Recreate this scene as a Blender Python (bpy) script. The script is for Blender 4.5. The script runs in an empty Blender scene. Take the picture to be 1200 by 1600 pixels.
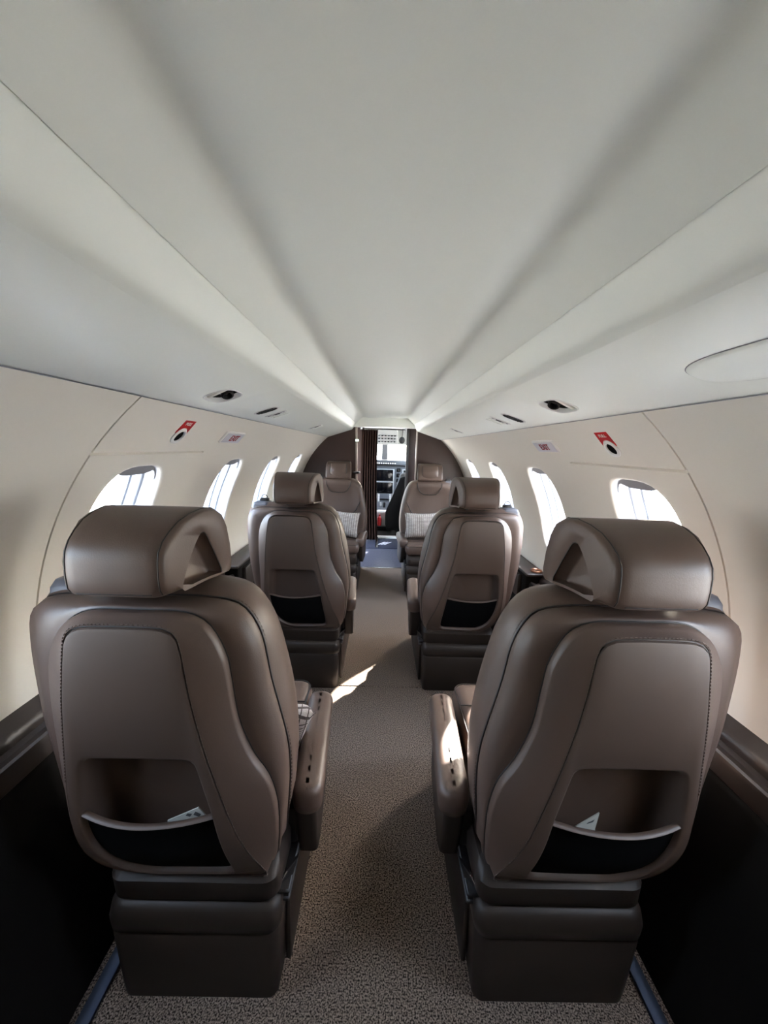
import bpy, bmesh, math, random
import numpy as np
from mathutils import Vector, Matrix, Euler
random.seed(7)
SC = bpy.context.scene
COL = SC.collection
PI = math.pi

# ---------------------------------------------------------------- camera
def make_camera():
    p, yw, r = math.radians(9.37), math.radians(0.57), math.radians(1.7)
    fw = Vector((math.sin(yw)*math.cos(p), math.cos(yw)*math.cos(p), -math.sin(p)))
    r0 = Vector((math.cos(yw), -math.sin(yw), 0))
    u0 = r0.cross(fw)
    rt = r0*math.cos(r) + u0*math.sin(r)
    up = u0*math.cos(r) - r0*math.sin(r)
    cd = bpy.data.cameras.new('camera')
    cd.sensor_fit = 'HORIZONTAL'; cd.sensor_width = 36.0; cd.lens = 600/1200*36.0
    cd.clip_start = 0.02; cd.clip_end = 400
    co = bpy.data.objects.new('camera', cd)
    m = Matrix((rt, up, -fw)).transposed().to_4x4()
    m.translation = Vector((-0.02, 0.0, 1.12))
    co.matrix_world = m
    COL.objects.link(co); SC.camera = co
make_camera()

# ---------------------------------------------------------------- sky, sun, exposure
def make_world():
    w = bpy.data.worlds.new('sky'); SC.world = w; w.use_nodes = True
    nt = w.node_tree; nt.nodes.clear()
    out = nt.nodes.new('ShaderNodeOutputWorld'); bg = nt.nodes.new('ShaderNodeBackground')
    sk = nt.nodes.new('ShaderNodeTexSky'); sk.sky_type = 'NISHITA'; sk.sun_disc = False
    sk.sun_elevation = SUN_EL; sk.sun_rotation = SUN_AZ; sk.dust_density = 4.0
    # hazy white cloud cover added evenly over the clear sky
    hz = nt.nodes.new('ShaderNodeMix'); hz.data_type = 'RGBA'; hz.blend_type = 'ADD'
    hz.inputs['Factor'].default_value = 1.0
    hz.inputs[7].default_value = (HAZE*0.86, HAZE*0.96, HAZE*1.06, 1)
    nt.links.new(sk.outputs[0], hz.inputs[6]); nt.links.new(hz.outputs[2], bg.inputs[0]); nt.links.new(bg.outputs[0], out.inputs[0])
    bg.inputs[1].default_value = SKY
SUN_AZ, SUN_EL = math.radians(34), math.radians(32)      # ahead and to the right of the cabin
SKY, HAZE = 0.8, 3.0
make_world()
sd = bpy.data.lights.new('sun', 'SUN'); sd.energy = 24.0; sd.angle = math.radians(0.6); sd.color = (1.0, 0.94, 0.85)
so = bpy.data.objects.new('sun', sd); COL.objects.link(so)
so.rotation_euler = Vector((-math.sin(SUN_AZ)*math.cos(SUN_EL), -math.cos(SUN_AZ)*math.cos(SUN_EL), -math.sin(SUN_EL))).to_track_quat('-Z', 'Y').to_euler()
so.location = (3, 1, 4)
vs = SC.view_settings
vs.view_transform = 'Standard'; vs.look = 'None'; vs.gamma = 1; vs.use_curve_mapping = False
vs.exposure = 2.3
cy = SC.cycles
cy.max_bounces = 12; cy.diffuse_bounces = 8; cy.transparent_max_bounces = 12
cy.use_denoising = True; cy.sample_clamp_indirect = 8.0

# ---------------------------------------------------------------- materials
def lin(c):
    return tuple(((v/255.0)/12.92 if v/255.0 <= 0.04045 else ((v/255.0+0.055)/1.055)**2.4) for v in c) + (1.0,)
def mat(name, rgb, rough=0.5, metal=0.0, bump=0.0, scale=200.0, mix=0.0, rgb2=None, emis=0.0, coat=0.0, spec=0.5, obj=True, sheen=0.0):
    m = bpy.data.materials.new(name); m.use_nodes = True
    nt = m.node_tree; b = nt.nodes['Principled BSDF']
    c = lin(rgb)
    b.inputs['Base Color'].default_value = c
    b.inputs['Roughness'].default_value = rough; b.inputs['Metallic'].default_value = metal
    b.inputs['Specular IOR Level'].default_value = spec
    if coat: b.inputs['Coat Weight'].default_value = coat; b.inputs['Coat Roughness'].default_value = 0.28
    if sheen: b.inputs['Sheen Weight'].default_value = sheen
    if emis:
        b.inputs['Emission Color'].default_value = c; b.inputs['Emission Strength'].default_value = emis
    if bump or rgb2:
        tc = nt.nodes.new('ShaderNodeTexCoord'); nz = nt.nodes.new('ShaderNodeTexNoise')
        nz.inputs['Scale'].default_value = scale; nz.inputs['Detail'].default_value = 3
        nt.links.new(tc.outputs['Object'], nz.inputs['Vector'])
        if rgb2:
            rp = nt.nodes.new('ShaderNodeValToRGB')
            rp.color_ramp.elements[0].position = 0.5-mix; rp.color_ramp.elements[0].color = c
            rp.color_ramp.elements[1].position = 0.5+mix; rp.color_ramp.elements[1].color = lin(rgb2)
            nt.links.new(nz.outputs['Fac'], rp.inputs[0]); nt.links.new(rp.outputs[0], b.inputs['Base Color'])
        if bump:
            bp = nt.nodes.new('ShaderNodeBump'); bp.inputs['Strength'].default_value = bump; bp.inputs['Distance'].default_value = 0.002
            nt.links.new(nz.outputs['Fac'], bp.inputs['Height']); nt.links.new(bp.outputs[0], b.inputs['Normal'])
    return m

def weave_mat():
    """knitted cushion cover: pale yarn with a grid of dark lines"""
    m = bpy.data.materials.new('knit'); m.use_nodes = True
    nt = m.node_tree; b = nt.nodes['Principled BSDF']; b.inputs['Roughness'].default_value = 0.9
    tc = nt.nodes.new('ShaderNodeTexCoord'); br = nt.nodes.new('ShaderNodeTexBrick')
    br.inputs['Scale'].default_value = 1.0; br.offset = 0.0
    br.inputs['Color1'].default_value = lin((196, 188, 180)); br.inputs['Color2'].default_value = lin((178, 168, 160))
    br.inputs['Mortar'].default_value = lin((80, 70, 66))
    br.inputs['Mortar Size'].default_value = 0.0014
    br.inputs['Brick Width'].default_value = 0.017; br.inputs['Row Height'].default_value = 0.011
    nz = nt.nodes.new('ShaderNodeTexNoise'); nz.inputs['Scale'].default_value = 260
    bp = nt.nodes.new('ShaderNodeBump'); bp.inputs['Strength'].default_value = 0.6; bp.inputs['Distance'].default_value = 0.003
    nt.links.new(tc.outputs['Object'], br.inputs['Vector']); nt.links.new(tc.outputs['Object'], nz.inputs['Vector'])
    nt.links.new(br.outputs['Color'], b.inputs['Base Color'])
    nt.links.new(nz.outputs['Fac'], bp.inputs['Height']); nt.links.new(bp.outputs[0], b.inputs['Normal'])
    return m

def pane_mat():
    m = bpy.data.materials.new('clear_pane'); m.use_nodes = True
    nt = m.node_tree; nt.nodes.clear()
    o = nt.nodes.new('ShaderNodeOutputMaterial'); mx = nt.nodes.new('ShaderNodeMixShader')
    tr = nt.nodes.new('ShaderNodeBsdfTransparent'); gl = nt.nodes.new('ShaderNodeBsdfGlossy')
    tr.inputs[0].default_value = (0.93, 0.95, 0.97, 1); gl.inputs['Roughness'].default_value = 0.02
    mx.inputs[0].default_value = 0.05
    nt.links.new(tr.outputs[0], mx.inputs[1]); nt.links.new(gl.outputs[0], mx.inputs[2]); nt.links.new(mx.outputs[0], o.inputs[0])
    return m

M = dict(
    wall=mat('wall_trim', (226, 221, 212), 0.55, bump=0.03, scale=300),
    ceil=mat('ceiling_trim', (240, 243, 236), 0.42, bump=0.03, scale=300, coat=0.06),
    reveal=mat('window_reveal', (160, 164, 172), 0.35),
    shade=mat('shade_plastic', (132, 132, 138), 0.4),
    leather=mat('brown_leather', (84, 67, 58), 0.46, bump=0.10, scale=420, spec=0.5, coat=0.04),
    panel=mat('brown_panel', (74, 59, 50), 0.5, bump=0.06, scale=500),
    plastic=mat('brown_plastic', (42, 34, 29), 0.5, spec=0.35),
    dark=mat('dark_plastic', (26, 24, 24), 0.45),
    black=mat('black_mesh', (4, 4, 5), 0.9, spec=0.08),
    piping=mat('dark_piping', (30, 24, 21), 0.5),
    stitch=mat('stitching', (92, 79, 70), 0.7),
    belt=mat('belt_webbing', (98, 98, 104), 0.5),
    rail=mat('rail_metal', (66, 73, 86), 0.5, metal=1.0),
    metal=mat('satin_metal', (190, 192, 196), 0.25, metal=1.0),
    chrome=mat('dark_chrome', (90, 92, 98), 0.18, metal=1.0),
    carpet=mat('carpet', (38, 32, 28), 0.95, bump=0.9, scale=300, mix=0.11, rgb2=(150, 134, 122), spec=0.1),
    ledge=mat('ledge_leather', (52, 43, 39), 0.4, bump=0.06, scale=400),
    sidewall=mat('dark_sidewall', (15, 12, 10), 0.7, spec=0.12),
    bulkhead=mat('bulkhead_veneer', (60, 41, 35), 0.4, bump=0.05, scale=120),
    striptrim=mat('strip_trim', (176, 166, 158), 0.35),
    entry=mat('entry_floor', (62, 64, 76), 0.3, bump=0.05, scale=60, mix=0.2, rgb2=(84, 84, 96)),
    mat_=mat('doormat_fabric', (22, 25, 44), 0.9, bump=0.4, scale=500),
    white=mat('white_plastic', (225, 224, 222), 0.4),
    red=mat('red_label', (196, 22, 30), 0.45),
    exitred=mat('exit_letters', (150, 24, 46), 0.5),
    signface=mat('sign_face', (198, 198, 208), 0.4),
    curtain=mat('curtain_cloth', (34, 21, 17), 0.95, bump=0.3, scale=300, spec=0.1),
    cockpit=mat('cockpit_trim', (178, 178, 176), 0.6),
    grey=mat('instrument_grey', (92, 94, 98), 0.5),
    lcd=mat('dark_screen', (10, 11, 14), 0.12),
    fabric=mat('black_cloth', (10, 10, 12), 0.95),
    seatgrey=mat('pilot_seat_grey', (120, 120, 122), 0.7),
    knit=weave_mat(), pane=pane_mat(),
    apron=mat('apron_concrete', (150, 148, 142), 0.9, bump=0.2, scale=3),
    paper=mat('paper', (170, 170, 162), 0.7),
    print_=mat('print_ink', (60, 62, 64), 0.7),
    green=mat('green_lamp', (190, 240, 200), 0.4, emis=1.2),
    copper=mat('copper_cup', (190, 140, 115), 0.3, metal=1.0),
)

# ---------------------------------------------------------------- helpers
def link(name, me, m, parent=None, loc=None, sharp=38.0, smooth=True):
    o = bpy.data.objects.new(name, me); COL.objects.link(o)
    if m is not None: me.materials.append(m)
    if smooth:
        me.polygons.foreach_set('use_smooth', [True]*len(me.polygons))
        me.set_sharp_from_angle(angle=math.radians(sharp))
    if parent is not None: o.parent = parent
    if loc is not None: o.location = loc
    return o
def done(bm, name, m, parent=None, loc=None, sharp=38.0, recalc=True, sub=0, weld=True):
    if weld: bmesh.ops.remove_doubles(bm, verts=bm.verts, dist=1e-5)
    if recalc: bmesh.ops.recalc_face_normals(bm, faces=bm.faces)
    me = bpy.data.meshes.new(name); bm.to_mesh(me); bm.free()
    o = link(name, me, m, parent, loc, sharp)
    if sub:
        s = o.modifiers.new('sub', 'SUBSURF'); s.levels = sub; s.render_levels = sub
    return o
def BM(): return bmesh.new()
def empty(name, loc=(0, 0, 0), rz=0.0, label=None, cat=None, group=None, kind=None):
    o = bpy.data.objects.new(name, None); COL.objects.link(o)
    o.location = loc; o.rotation_euler = (0, 0, rz); o.empty_display_size = 0.05
    tag(o, label, cat, group, kind); return o
def tag(o, label=None, cat=None, group=None, kind=None):
    if label: o['label'] = label
    if cat: o['category'] = cat
    if group: o['group'] = group
    if kind: o['kind'] = kind
    return o
def loft(bm, rings, cap0=False, cap1=False, closed=True):
    vr = [[bm.verts.new(p) for p in r] for r in rings]
    n = len(vr[0])
    for a, b in zip(vr, vr[1:]):
        for i in range(n if closed else n-1):
            j = (i+1) % n
            bm.faces.new((a[i], a[j], b[j], b[i]))
    def cap(r):
        c = Vector((0, 0, 0))
        for v in r: c += v.co
        cv = bm.verts.new(c/len(r))
        for i in range(len(r)): bm.faces.new((r[i], r[(i+1) % len(r)], cv))
    if cap0: cap(vr[0])
    if cap1: cap(vr[-1])
    return vr
def rbox(bm, x0, x1, y0, y1, z0, z1, r=0.01, seg=3, tf=None):
    r = min(r, (x1-x0)*0.49, (y1-y0)*0.49, (z1-z0)*0.49)
    t = bmesh.new(); bmesh.ops.create_cube(t, size=1.0)
    for v in t.verts:
        v.co = Vector((x0+(v.co.x+0.5)*(x1-x0), y0+(v.co.y+0.5)*(y1-y0), z0+(v.co.z+0.5)*(z1-z0)))
    if r > 0: bmesh.ops.bevel(t, geom=t.edges[:], offset=r, segments=seg, profile=0.5, affect='EDGES')
    if tf is not None: t.transform(tf)
    me = bpy.data.meshes.new('tmp'); t.to_mesh(me); t.free(); bm.from_mesh(me); bpy.data.meshes.remove(me)
def tube(bm, pts, r, n=8, flat=1.0, closed=False):
    pts = [Vector(p) for p in pts]; rings = []; L = len(pts); prev = None
    for i, p in enumerate(pts):
        if closed: t = pts[(i+1) % L]-pts[i-1]
        else: t = pts[min(i+1, L-1)]-pts[max(i-1, 0)]
        t.normalize()
        if prev is None:
            u = t.cross(Vector((0, 0, 1)))
            if u.length < 1e-3: u = t.cross(Vector((0, 1, 0)))
        else: u = prev - t*prev.dot(t)
        u.normalize(); prev = u; w = t.cross(u)
        rings.append([p+u*(math.cos(2*PI*k/n)*r)+w*(math.sin(2*PI*k/n)*r*flat) for k in range(n)])
    if closed: rings.append(rings[0]); loft(bm, rings)
    else: loft(bm, rings, True, True)
def resample(pts, n):
    """Catmull-Rom through 2D pts, then n points evenly by length (ends included)"""
    P = [np.array(p, float) for p in pts]; P = [2*P[0]-P[1]]+P+[2*P[-1]-P[-2]]
    out = []
    for i in range(1, len(P)-2):
        for t in np.linspace(0, 1, 16, endpoint=False):
            a, b, c, d = P[i-1], P[i], P[i+1], P[i+2]
            # centripetal-ish: limit overshoot by damping the tangents
            m1, m2 = (c-a)*0.5, (d-b)*0.5
            l = np.linalg.norm(c-b)
            for m_ in (m1, m2):
                k = np.linalg.norm(m_)
                if k > l and k > 0: m_ *= l/k
            h = (2*t**3-3*t**2+1)*b+(t**3-2*t**2+t)*m1+(-2*t**3+3*t**2)*c+(t**3-t**2)*m2
            out.append(h)
    out.append(P[-2]); out = np.array(out)
    s = np.r_[0, np.cumsum(np.linalg.norm(np.diff(out, axis=0), axis=1))]
    q = np.linspace(0, s[-1], n)
    return np.c_[np.interp(q, s, out[:, 0]), np.interp(q, s, out[:, 1])]
def superpts(cx, cy, hx, hy, e=3.5, n=40):
    o = []
    for k in range(n):
        a = 2*PI*k/n; c, s = math.cos(a), math.sin(a)
        o.append((cx+hx*math.copysign(abs(c)**(2/e), c), cy+hy*math.copysign(abs(s)**(2/e), s)))
    return o
def text(name, body, size, m, parent, mw, depth=0.0006):
    cu = bpy.data.curves.new(name, 'FONT'); cu.body = body; cu.size = size
    cu.align_x = 'CENTER'; cu.align_y = 'CENTER'; cu.extrude = depth; cu.offset = size*0.012
    o = bpy.data.objects.new(name, cu); COL.objects.link(o); cu.materials.append(m)
    bpy.context.view_layer.update()
    me = bpy.data.meshes.new_from_object(o.evaluated_get(bpy.context.evaluated_depsgraph_get()))
    bpy.data.objects.remove(o)
    me.materials.clear()
    o = link(name, me, m, parent, smooth=False)
    o.matrix_world = mw
    return o

# ---------------------------------------------------------------- cabin cross section
ZC, RC = 0.616, 0.779
def wx(z): return math.sqrt(max(RC*RC-(z-ZC)**2, 1e-6))
def wpt(s, y, z, d=0.0):
    n = Vector((wx(z), 0, z-ZC)); n.normalize()
    return Vector((s*(wx(z)+n.x*d), y, z+n.z*d))
def wframe(s, y, z, d=0.0):
    """matrix at a wall point: local x = reading direction, local y = up the wall, local z = into the cabin"""
    p = wpt(s, y, z, d); n = Vector((-s*wx(z), 0, -(z-ZC))).normalized()
    xd = Vector((0, -s, 0)); yd = n.cross(xd).normalized()
    m = Matrix((xd, yd, n)).transposed().to_4x4(); m.translation = p
    return m
Y0, Y1 = -1.30, 3.50          # back and front of the passenger cabin
WIN_Y = [1.03+0.655*k for k in (-1, 0, 1, 2, 3)]
WHY, WZ, WHZ = 0.142, 0.862, 0.200

def lines(a, b, n): return [a+(b-a)*i/n for i in range(n+1)]
def wall_side(s):
    name = 'wall_left' if s < 0 else 'wall_right'
    root = empty(name, (s*0.78, 0, 0), kind='structure')
    inv = Matrix.Translation((-s*0.78, 0, 0))
    SEAM = 0.80
    for (ya, yb, nm) in ((Y0, SEAM, 'wall_panel'), (SEAM, Y1, 'wall_panel')):
        wins = [w for w in WIN_Y if ya < w-0.2 and w+0.2 < yb+0.05]
        ys = [ya]
        for w in wins: ys += lines(w-0.20, w+0.20, 10)
        ys += [yb]
        if ya == SEAM: ys += [ya+0.0012, ya+0.0026, 1.30, 1.304]
        else: ys += [yb-0.0012, yb-0.0026]
        zs = [0.50, 0.53, 0.56, 0.59, 0.60, 0.615]+lines(0.630, 1.082, 14)+[1.0875, 1.0890, 1.0925, 1.0940, 1.12, 1.15, 1.18, 1.205, 1.225, 1.245]
        ys = sorted(set(round(v, 5) for v in ys)); zs = sorted(set(round(v, 5) for v in zs))
        def disp(y, z):
            d = 0.0
            if z > 0.598 and (abs(y-SEAM) < 0.0015): d = 0.008
            if ya == SEAM and 1.0885 < z < 1.093 and y < 1.301: d = 0.009
            return d
        bm = BM(); V = {}
        def vert(i, j):
            k = (i, j)
            if k not in V: V[k] = bm.verts.new(inv @ wpt(s, ys[i], zs[j], disp(ys[i], zs[j])))
            return V[k]
        blocks = []
        j0 = zs.index(0.63); j1 = zs.index(1.082)
        for w in wins:
            blocks.append((ys.index(round(w-0.20, 5)), ys.index(round(w+0.20, 5)), w))
        for i in range(len(ys)-1):
            for j in range(len(zs)-1):
                if any(a <= i < b and j0 <= j < j1 for a, b, _ in blocks): continue
                bm.faces.new((vert(i, j), vert(i+1, j), vert(i+1, j+1), vert(i, j+1)))
        for a, b, w in blocks:
            loop = [(i, j0) for i in range(a, b)]+[(b, j) for j in range(j0, j1)]+[(i, j1) for i in range(b, a, -1)]+[(a, j) for j in range(j1, j0, -1)]
            outer = [(ys[i], zs[j]) for i, j in loop]
            prev = [vert(i, j) for i, j in loop]
            tgt = win_ring(w, outer, 0.0)
            for t, ins, d in ((0.35, None, 0), (0.7, None, 0), (1, 0.0, 0.0), (1, 0.004, 0.0012), (1, 0.008, 0.004), (1, 0.0105, 0.009), (1, 0.0115, 0.014)):
                tg = tgt if ins is None else win_ring(w, outer, ins)
                cur = [bm.verts.new(inv @ wpt(s, o[0]+(p[0]-o[0])*t, o[1]+(p[1]-o[1])*t, d)) for o, p in zip(outer, tg)]
                for k in range(len(cur)):
                    kk = (k+1) % len(cur); bm.faces.new((prev[k], prev[kk], cur[kk], cur[k]))
                prev = cur
        done(bm, nm, M['wall'], root, sharp=40)
    return root
def win_ring(yc, outer, ins):
    out = []
    e = 3.4
    hy, hz = WHY-ins, WHZ-ins
    for y, z in outer:
        dy, dz = (y-yc)/0.20, (z-0.856)/0.226
        a = math.atan2(dz, dy); c, s_ = math.cos(a), math.sin(a)
        k = (abs(c)**e+abs(s_)**e)**(-1/e)
        out.append((yc+hy*c*k, WZ+hz*s_*k))
    return out
def window(idx, s, yc):
    base = wpt(s, yc, WZ-WHZ, 0.02)
    root = empty('window_%d' % idx, base, kind='structure')
    inv = Matrix.Translation(-base)
    outer = [(yc+0.2*math.cos(2*PI*k/56), 0.856+0.226*math.sin(2*PI*k/56)) for k in range(56)]
    def ring(ins, d): return [inv @ wpt(s, y, z, d) for y, z in win_ring(yc, outer, ins)]
    bm = BM()
    loft(bm, [ring(*a) for a in ((0.0112, 0.0125), (0.013, 0.03), (0.015, 0.048), (0.020, 0.050), (0.0215, 0.053), (0.024, 0.076), (0.030, 0.078), (0.031, 0.082), (0.032, 0.105), (-0.01, 0.107))])
    done(bm, 'window_frame', M['reveal'], root, sharp=45)
    bm = BM(); loft(bm, [ring(0.0300, 0.088), ring(0.08, 0.088)], cap1=True)
    done(bm, 'window_pane', M['pane'], root, sharp=60)
    # stowed pull-down shade: slab with a wavy lower edge and a grip, just under the top of the reveal
    bm = BM(); n = 20; rows = []
    for d, e in ((0.018, 0.0), (0.018, 1.0), (0.042, 1.0), (0.042, 0.0)):
        r = []
        for k in range(n+1):
            t = -1+2*k/n; y = yc+t*0.112
            top = WZ+(WHZ-0.014)*(1-abs(t*0.112/(WHY-0.012))**3.4)**(1/3.4)
            low = min(top-0.004, 1.030-0.012*math.exp(-(t/0.35)**2)+0.004*math.cos(t*7))
            r.append(inv @ wpt(s, y, top if e == 0 else low, d))
        rows.append(r)
    rows.append(rows[0])
    loft(bm, rows, closed=False)
    done(bm, 'window_shade', M['shade'], root, sharp=40)
    return root
for s in (-1, 1): wall_side(s)
k = 1
for s in (-1, 1):
    for w in WIN_Y:
        window(k, s, w); k += 1

# ceiling: vault, two coves, two soffits, unseen crown skin against light leaks
def strip(bm, prof, ys, inv=None):
    loft(bm, [[Vector((x, y, z)) for x, z in prof] for y in ys], closed=False)
ceil = empty('ceiling', (0, 1.1, 1.39), kind='structure')
cinv = (0, -1.1, -1.39)
YS = lines(Y0, Y1, 12)
vault_half = [(0.0, 1.392), (0.04, 1.3905), (0.08, 1.387), (0.12, 1.3845), (0.15, 1.385), (0.172, 1.3885), (0.188, 1.3905), (0.200, 1.3885), (0.211, 1.381), (0.222, 1.371), (0.240, 1.353), (0.252, 1.341), (0.2585, 1.3345), (0.2600, 1.3365)]
vault = [(-x, z) for x, z in vault_half[::-1]]+vault_half[1:]
bm = BM(); strip(bm, vault, YS); done(bm, 'ceiling_panel', M['ceil'], ceil, cinv, sharp=60)
def soffit_z(x): return 1.277+(1.2095-1.277)*(abs(x)-0.300)/(0.503-0.300)
for s in (-1, 1):
    cove = [(0.2600, 1.3365), (0.2612, 1.3318), (0.264, 1.3275), (0.272, 1.312), (0.279, 1.298), (0.285, 1.288), (0.291, 1.2815), (0.300, 1.277)]
    bm = BM(); strip(bm, [(s*x, z) for x, z in cove], YS); done(bm, 'cove_panel', M['ceil'], ceil, cinv, sharp=60)
crown = [(-0.50*math.cos(PI*i/16), 1.232+0.20*math.sin(PI*i/16)) for i in range(17)]
bm = BM(); strip(bm, crown, YS); done(bm, 'crown_light_block', M['dark'], ceil, cinv)  # never in view; added above the ceiling to block outside light
def soffit(s, holes):
    """flat soffit with real openings; local plane (u along x, v along y) filled around the holes"""
    bm = BM()
    def P(x, y, up=0.0): return Vector((s*x, y, soffit_z(x)+up))
    def ringedges(pts):
        vs_ = [bm.verts.new(P(x, y)) for x, y in pts]
        return [bm.edges.new((vs_[i], vs_[(i+1) % len(vs_)])) for i in range(len(vs_))], vs_
    out = [(0.300, y) for y in YS]+[(0.503, y) for y in YS[::-1]]
    es, ov = ringedges(out)
    for h in holes: es += ringedges(h)[0]
    bmesh.ops.triangle_fill(bm, use_beauty=True, use_dissolve=False, edges=es)
    # rolled outer lip up to the wall
    lp = [[Vector((s*(0.503+a), y, soffit_z(0.503)+b)) for a, b in ((0, 0), (0.0022, 0.0012), (0.0032, 0.0035), (0.0032, 0.016))] for y in YS]
    loft(bm, lp, closed=False)
    done(bm, 'soffit_panel', M['ceil'], ceil, cinv, sharp=50)
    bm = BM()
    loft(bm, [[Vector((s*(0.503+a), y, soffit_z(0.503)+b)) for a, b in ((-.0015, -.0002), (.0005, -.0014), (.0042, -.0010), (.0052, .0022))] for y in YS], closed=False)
    done(bm, 'soffit_shadow_strip', M['shade'], ceil, cinv, sharp=50)  # grey strip added to paint the shadow line at the wall joint
VENT = (0.418, 0.992)
vent_hole = superpts(VENT[0], VENT[1], 0.037, 0.056, 3.0, 32)
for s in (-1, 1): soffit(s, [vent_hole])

# ---------------------------------------------------------------- floor, ledges, bulkheads
fl = empty('floor', (0, 1.0, 0), kind='structure')
bm = BM(); rbox(bm, -0.60, 0.60, Y0, 1.670, -0.02, 0.0, 0.003, 1); done(bm, 'carpet_piece', M['carpet'], fl, (0, -1.0, 0))
bm = BM(); rbox(bm, -0.60, 0.60, 1.6735, 3.525, -0.02, 0.0, 0.003, 1); done(bm, 'carpet_piece', M['carpet'], fl, (0, -1.0, 0))
bm = BM(); rbox(bm, -0.74, 0.74, 3.525, 4.66, -0.02, -0.002, 0.002, 1); done(bm, 'entry_floor', M['entry'], fl, (0, -1.0, 0))
bm = BM(); rbox(bm, -0.74, 0.74, 4.66, 6.45, -0.03, -0.006, 0.002, 1); done(bm, 'cockpit_floor', M['dark'], fl, (0, -1.0, 0))
bm = BM(); rbox(bm, -0.80, 0.80, Y0, 6.5, -0.06, -0.03, 0.0, 1); done(bm, 'subfloor', M['dark'], fl, (0, -1.0, 0))
bm = BM(); rbox(bm, -0.2, 0.225, 3.512, 3.530, -0.001, 0.004, 0.001, 1); done(bm, 'threshold_strip', M['metal'], fl, (0, -1.0, 0))
for i, s in enumerate((-1, 1)):
    side = 'left' if s < 0 else 'right'
    t = empty('trim_%d' % (i+1), (s*0.70, 1.1, 0), kind='structure')
    iv = (-s*0.70, -1.1, 0)
    prof = [(0.800, 0.575), (0.7855, 0.560), (0.752, 0.536), (0.745, 0.529), (0.7425, 0.519), (0.742, 0.510), (0.728, 0.508)]
    bm = BM(); strip(bm, [(s*x, z) for x, z in prof], YS); done(bm, 'ledge_cap', M['ledge'], t, iv, sharp=40)
    prof = [(0.728, 0.508), (0.706, 0.516), (0.7005, 0.513), (0.698, 0.506), (0.696, 0.470), (0.700, 0.466)]
    bm = BM(); strip(bm, [(s*x, z) for x, z in prof], YS); done(bm, 'ledge_rail', M['ledge'], t, iv, sharp=40)
    prof = [(0.700, 0.466), (0.694, 0.462), (0.690, 0.455), (0.660, 0.25), (0.612, 0.05), (0.600, 0.02), (0.597, -0.02)]
    bm = BM(); strip(bm, [(s*x, z) for x, z in prof], YS); done(bm, 'side_panel', M['sidewall'], t, iv, sharp=40)
    bm = BM(); rbox(bm, s*0.568-0.014, s*0.568+0.014, Y0+0.02, 3.48, 0.0, 0.010, 0.002, 2); done(bm, 'floor_rail', M['rail'], t, iv)

def arc_poly(xin_top, xin_bot, s, ztop_in):
    pts = [(xin_bot, 0.0), (xin_top, ztop_in), (s*0.300, 1.300), (s*0.505, 1.235)]
    for k in range(15):
        z = 1.225-k*(1.225-0.55)/14; pts.append((s*(wx(z)+0.002), z))
    pts += [(s*0.70, 0.45), (s*0.60, 0.0)]
    return pts
def slab(bm, pts, y0, y1):
    a = [bm.verts.new((x, y0, z)) for x, z in pts]; b = [bm.verts.new((x, y1, z)) for x, z in pts]
    bm.faces.new(a); bm.faces.new(b[::-1])
    for i in range(len(pts)):
        j = (i+1) % len(pts); bm.faces.new((a[i], a[j], b[j], b[i]))
wf = empty('wall_front', (0, 3.5, 0), kind='structure')
bm = BM(); slab(bm, arc_poly(-0.262, -0.235, -1, 1.32), 3.50, 3.53); done(bm, 'bulkhead_panel', M['bulkhead'], wf, (0, -3.5, 0), sharp=20)
bm = BM(); slab(bm, arc_poly(0.297, 0.302, 1, 1.32), 3.50, 3.53); done(bm, 'bulkhead_panel', M['bulkhead'], wf, (0, -3.5, 0), sharp=20)
bm = BM(); slab(bm, [(-0.235, 0.0), (-0.262, 1.315), (-0.246, 1.315), (-0.219, 0.0)], 3.494, 3.534); done(bm, 'door_trim', M['striptrim'], wf, (0, -3.5, 0), sharp=20)
bm = BM(); slab(bm, [(0.302, 0.0), (0.297, 1.315), (0.285, 1.315), (0.290, 0.0)], 3.494, 3.534); done(bm, 'door_trim', M['striptrim'], wf, (0, -3.5, 0), sharp=20)
hd = [(-0.30, 1.296)]+[(-0.27+0.57*k/12, 1.302+0.010*math.sin(PI*k/12)) for k in range(13)]+[(0.33, 1.292), (0.33, 1.42), (-0.30, 1.42)]
bm = BM(); slab(bm, hd, 3.485, 3.535); done(bm, 'header_panel', M['ceil'], wf, (0, -3.5, 0), sharp=30)

bk = empty('wall_back', (0, Y0, 0), kind='structure')
bm = BM(); rbox(bm, -0.82, 0.82, Y0-0.03, Y0, -0.03, 1.45, 0.0); done(bm, 'bulkhead_panel', M['wall'], bk, (0, -Y0, 0))

# entry vestibule between the passenger cabin and the cockpit; the air-stair door stands open on the left
ve = empty('wall_entry', (0, 4.1, 0), kind='structure')
vi = (0, -4.1, 0)
def vbox(nm, m, *a):
    bm = BM(); rbox(bm, *a); return done(bm, nm, m, ve, vi)
vbox('side_panel', M['bulkhead'], -0.76, -0.72, 3.53, 3.72, -0.03, 1.36, 0.003)
vbox('side_panel', M['bulkhead'], -0.76, -0.72, 4.38, 4.66, -0.03, 1.36, 0.003)
vbox('door_lintel', M['bulkhead'], -0.76, -0.72, 3.72, 4.38, 1.22, 1.36, 0.003)
vbox('side_panel', M['bulkhead'], 0.72, 0.76, 3.53, 4.66, -0.03, 1.36, 0.003)
vbox('ceiling_panel', M['ceil'], -0.76, 0.76, 3.53, 4.70, 1.36, 1.40, 0.003)
vbox('cockpit_partition', M['bulkhead'], -0.76, -0.235, 4.64, 4.67, -0.03, 1.37, 0.003)
vbox('cockpit_partition', M['bulkhead'], 0.275, 0.76, 4.64, 4.67, -0.03, 1.37, 0.003)
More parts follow.
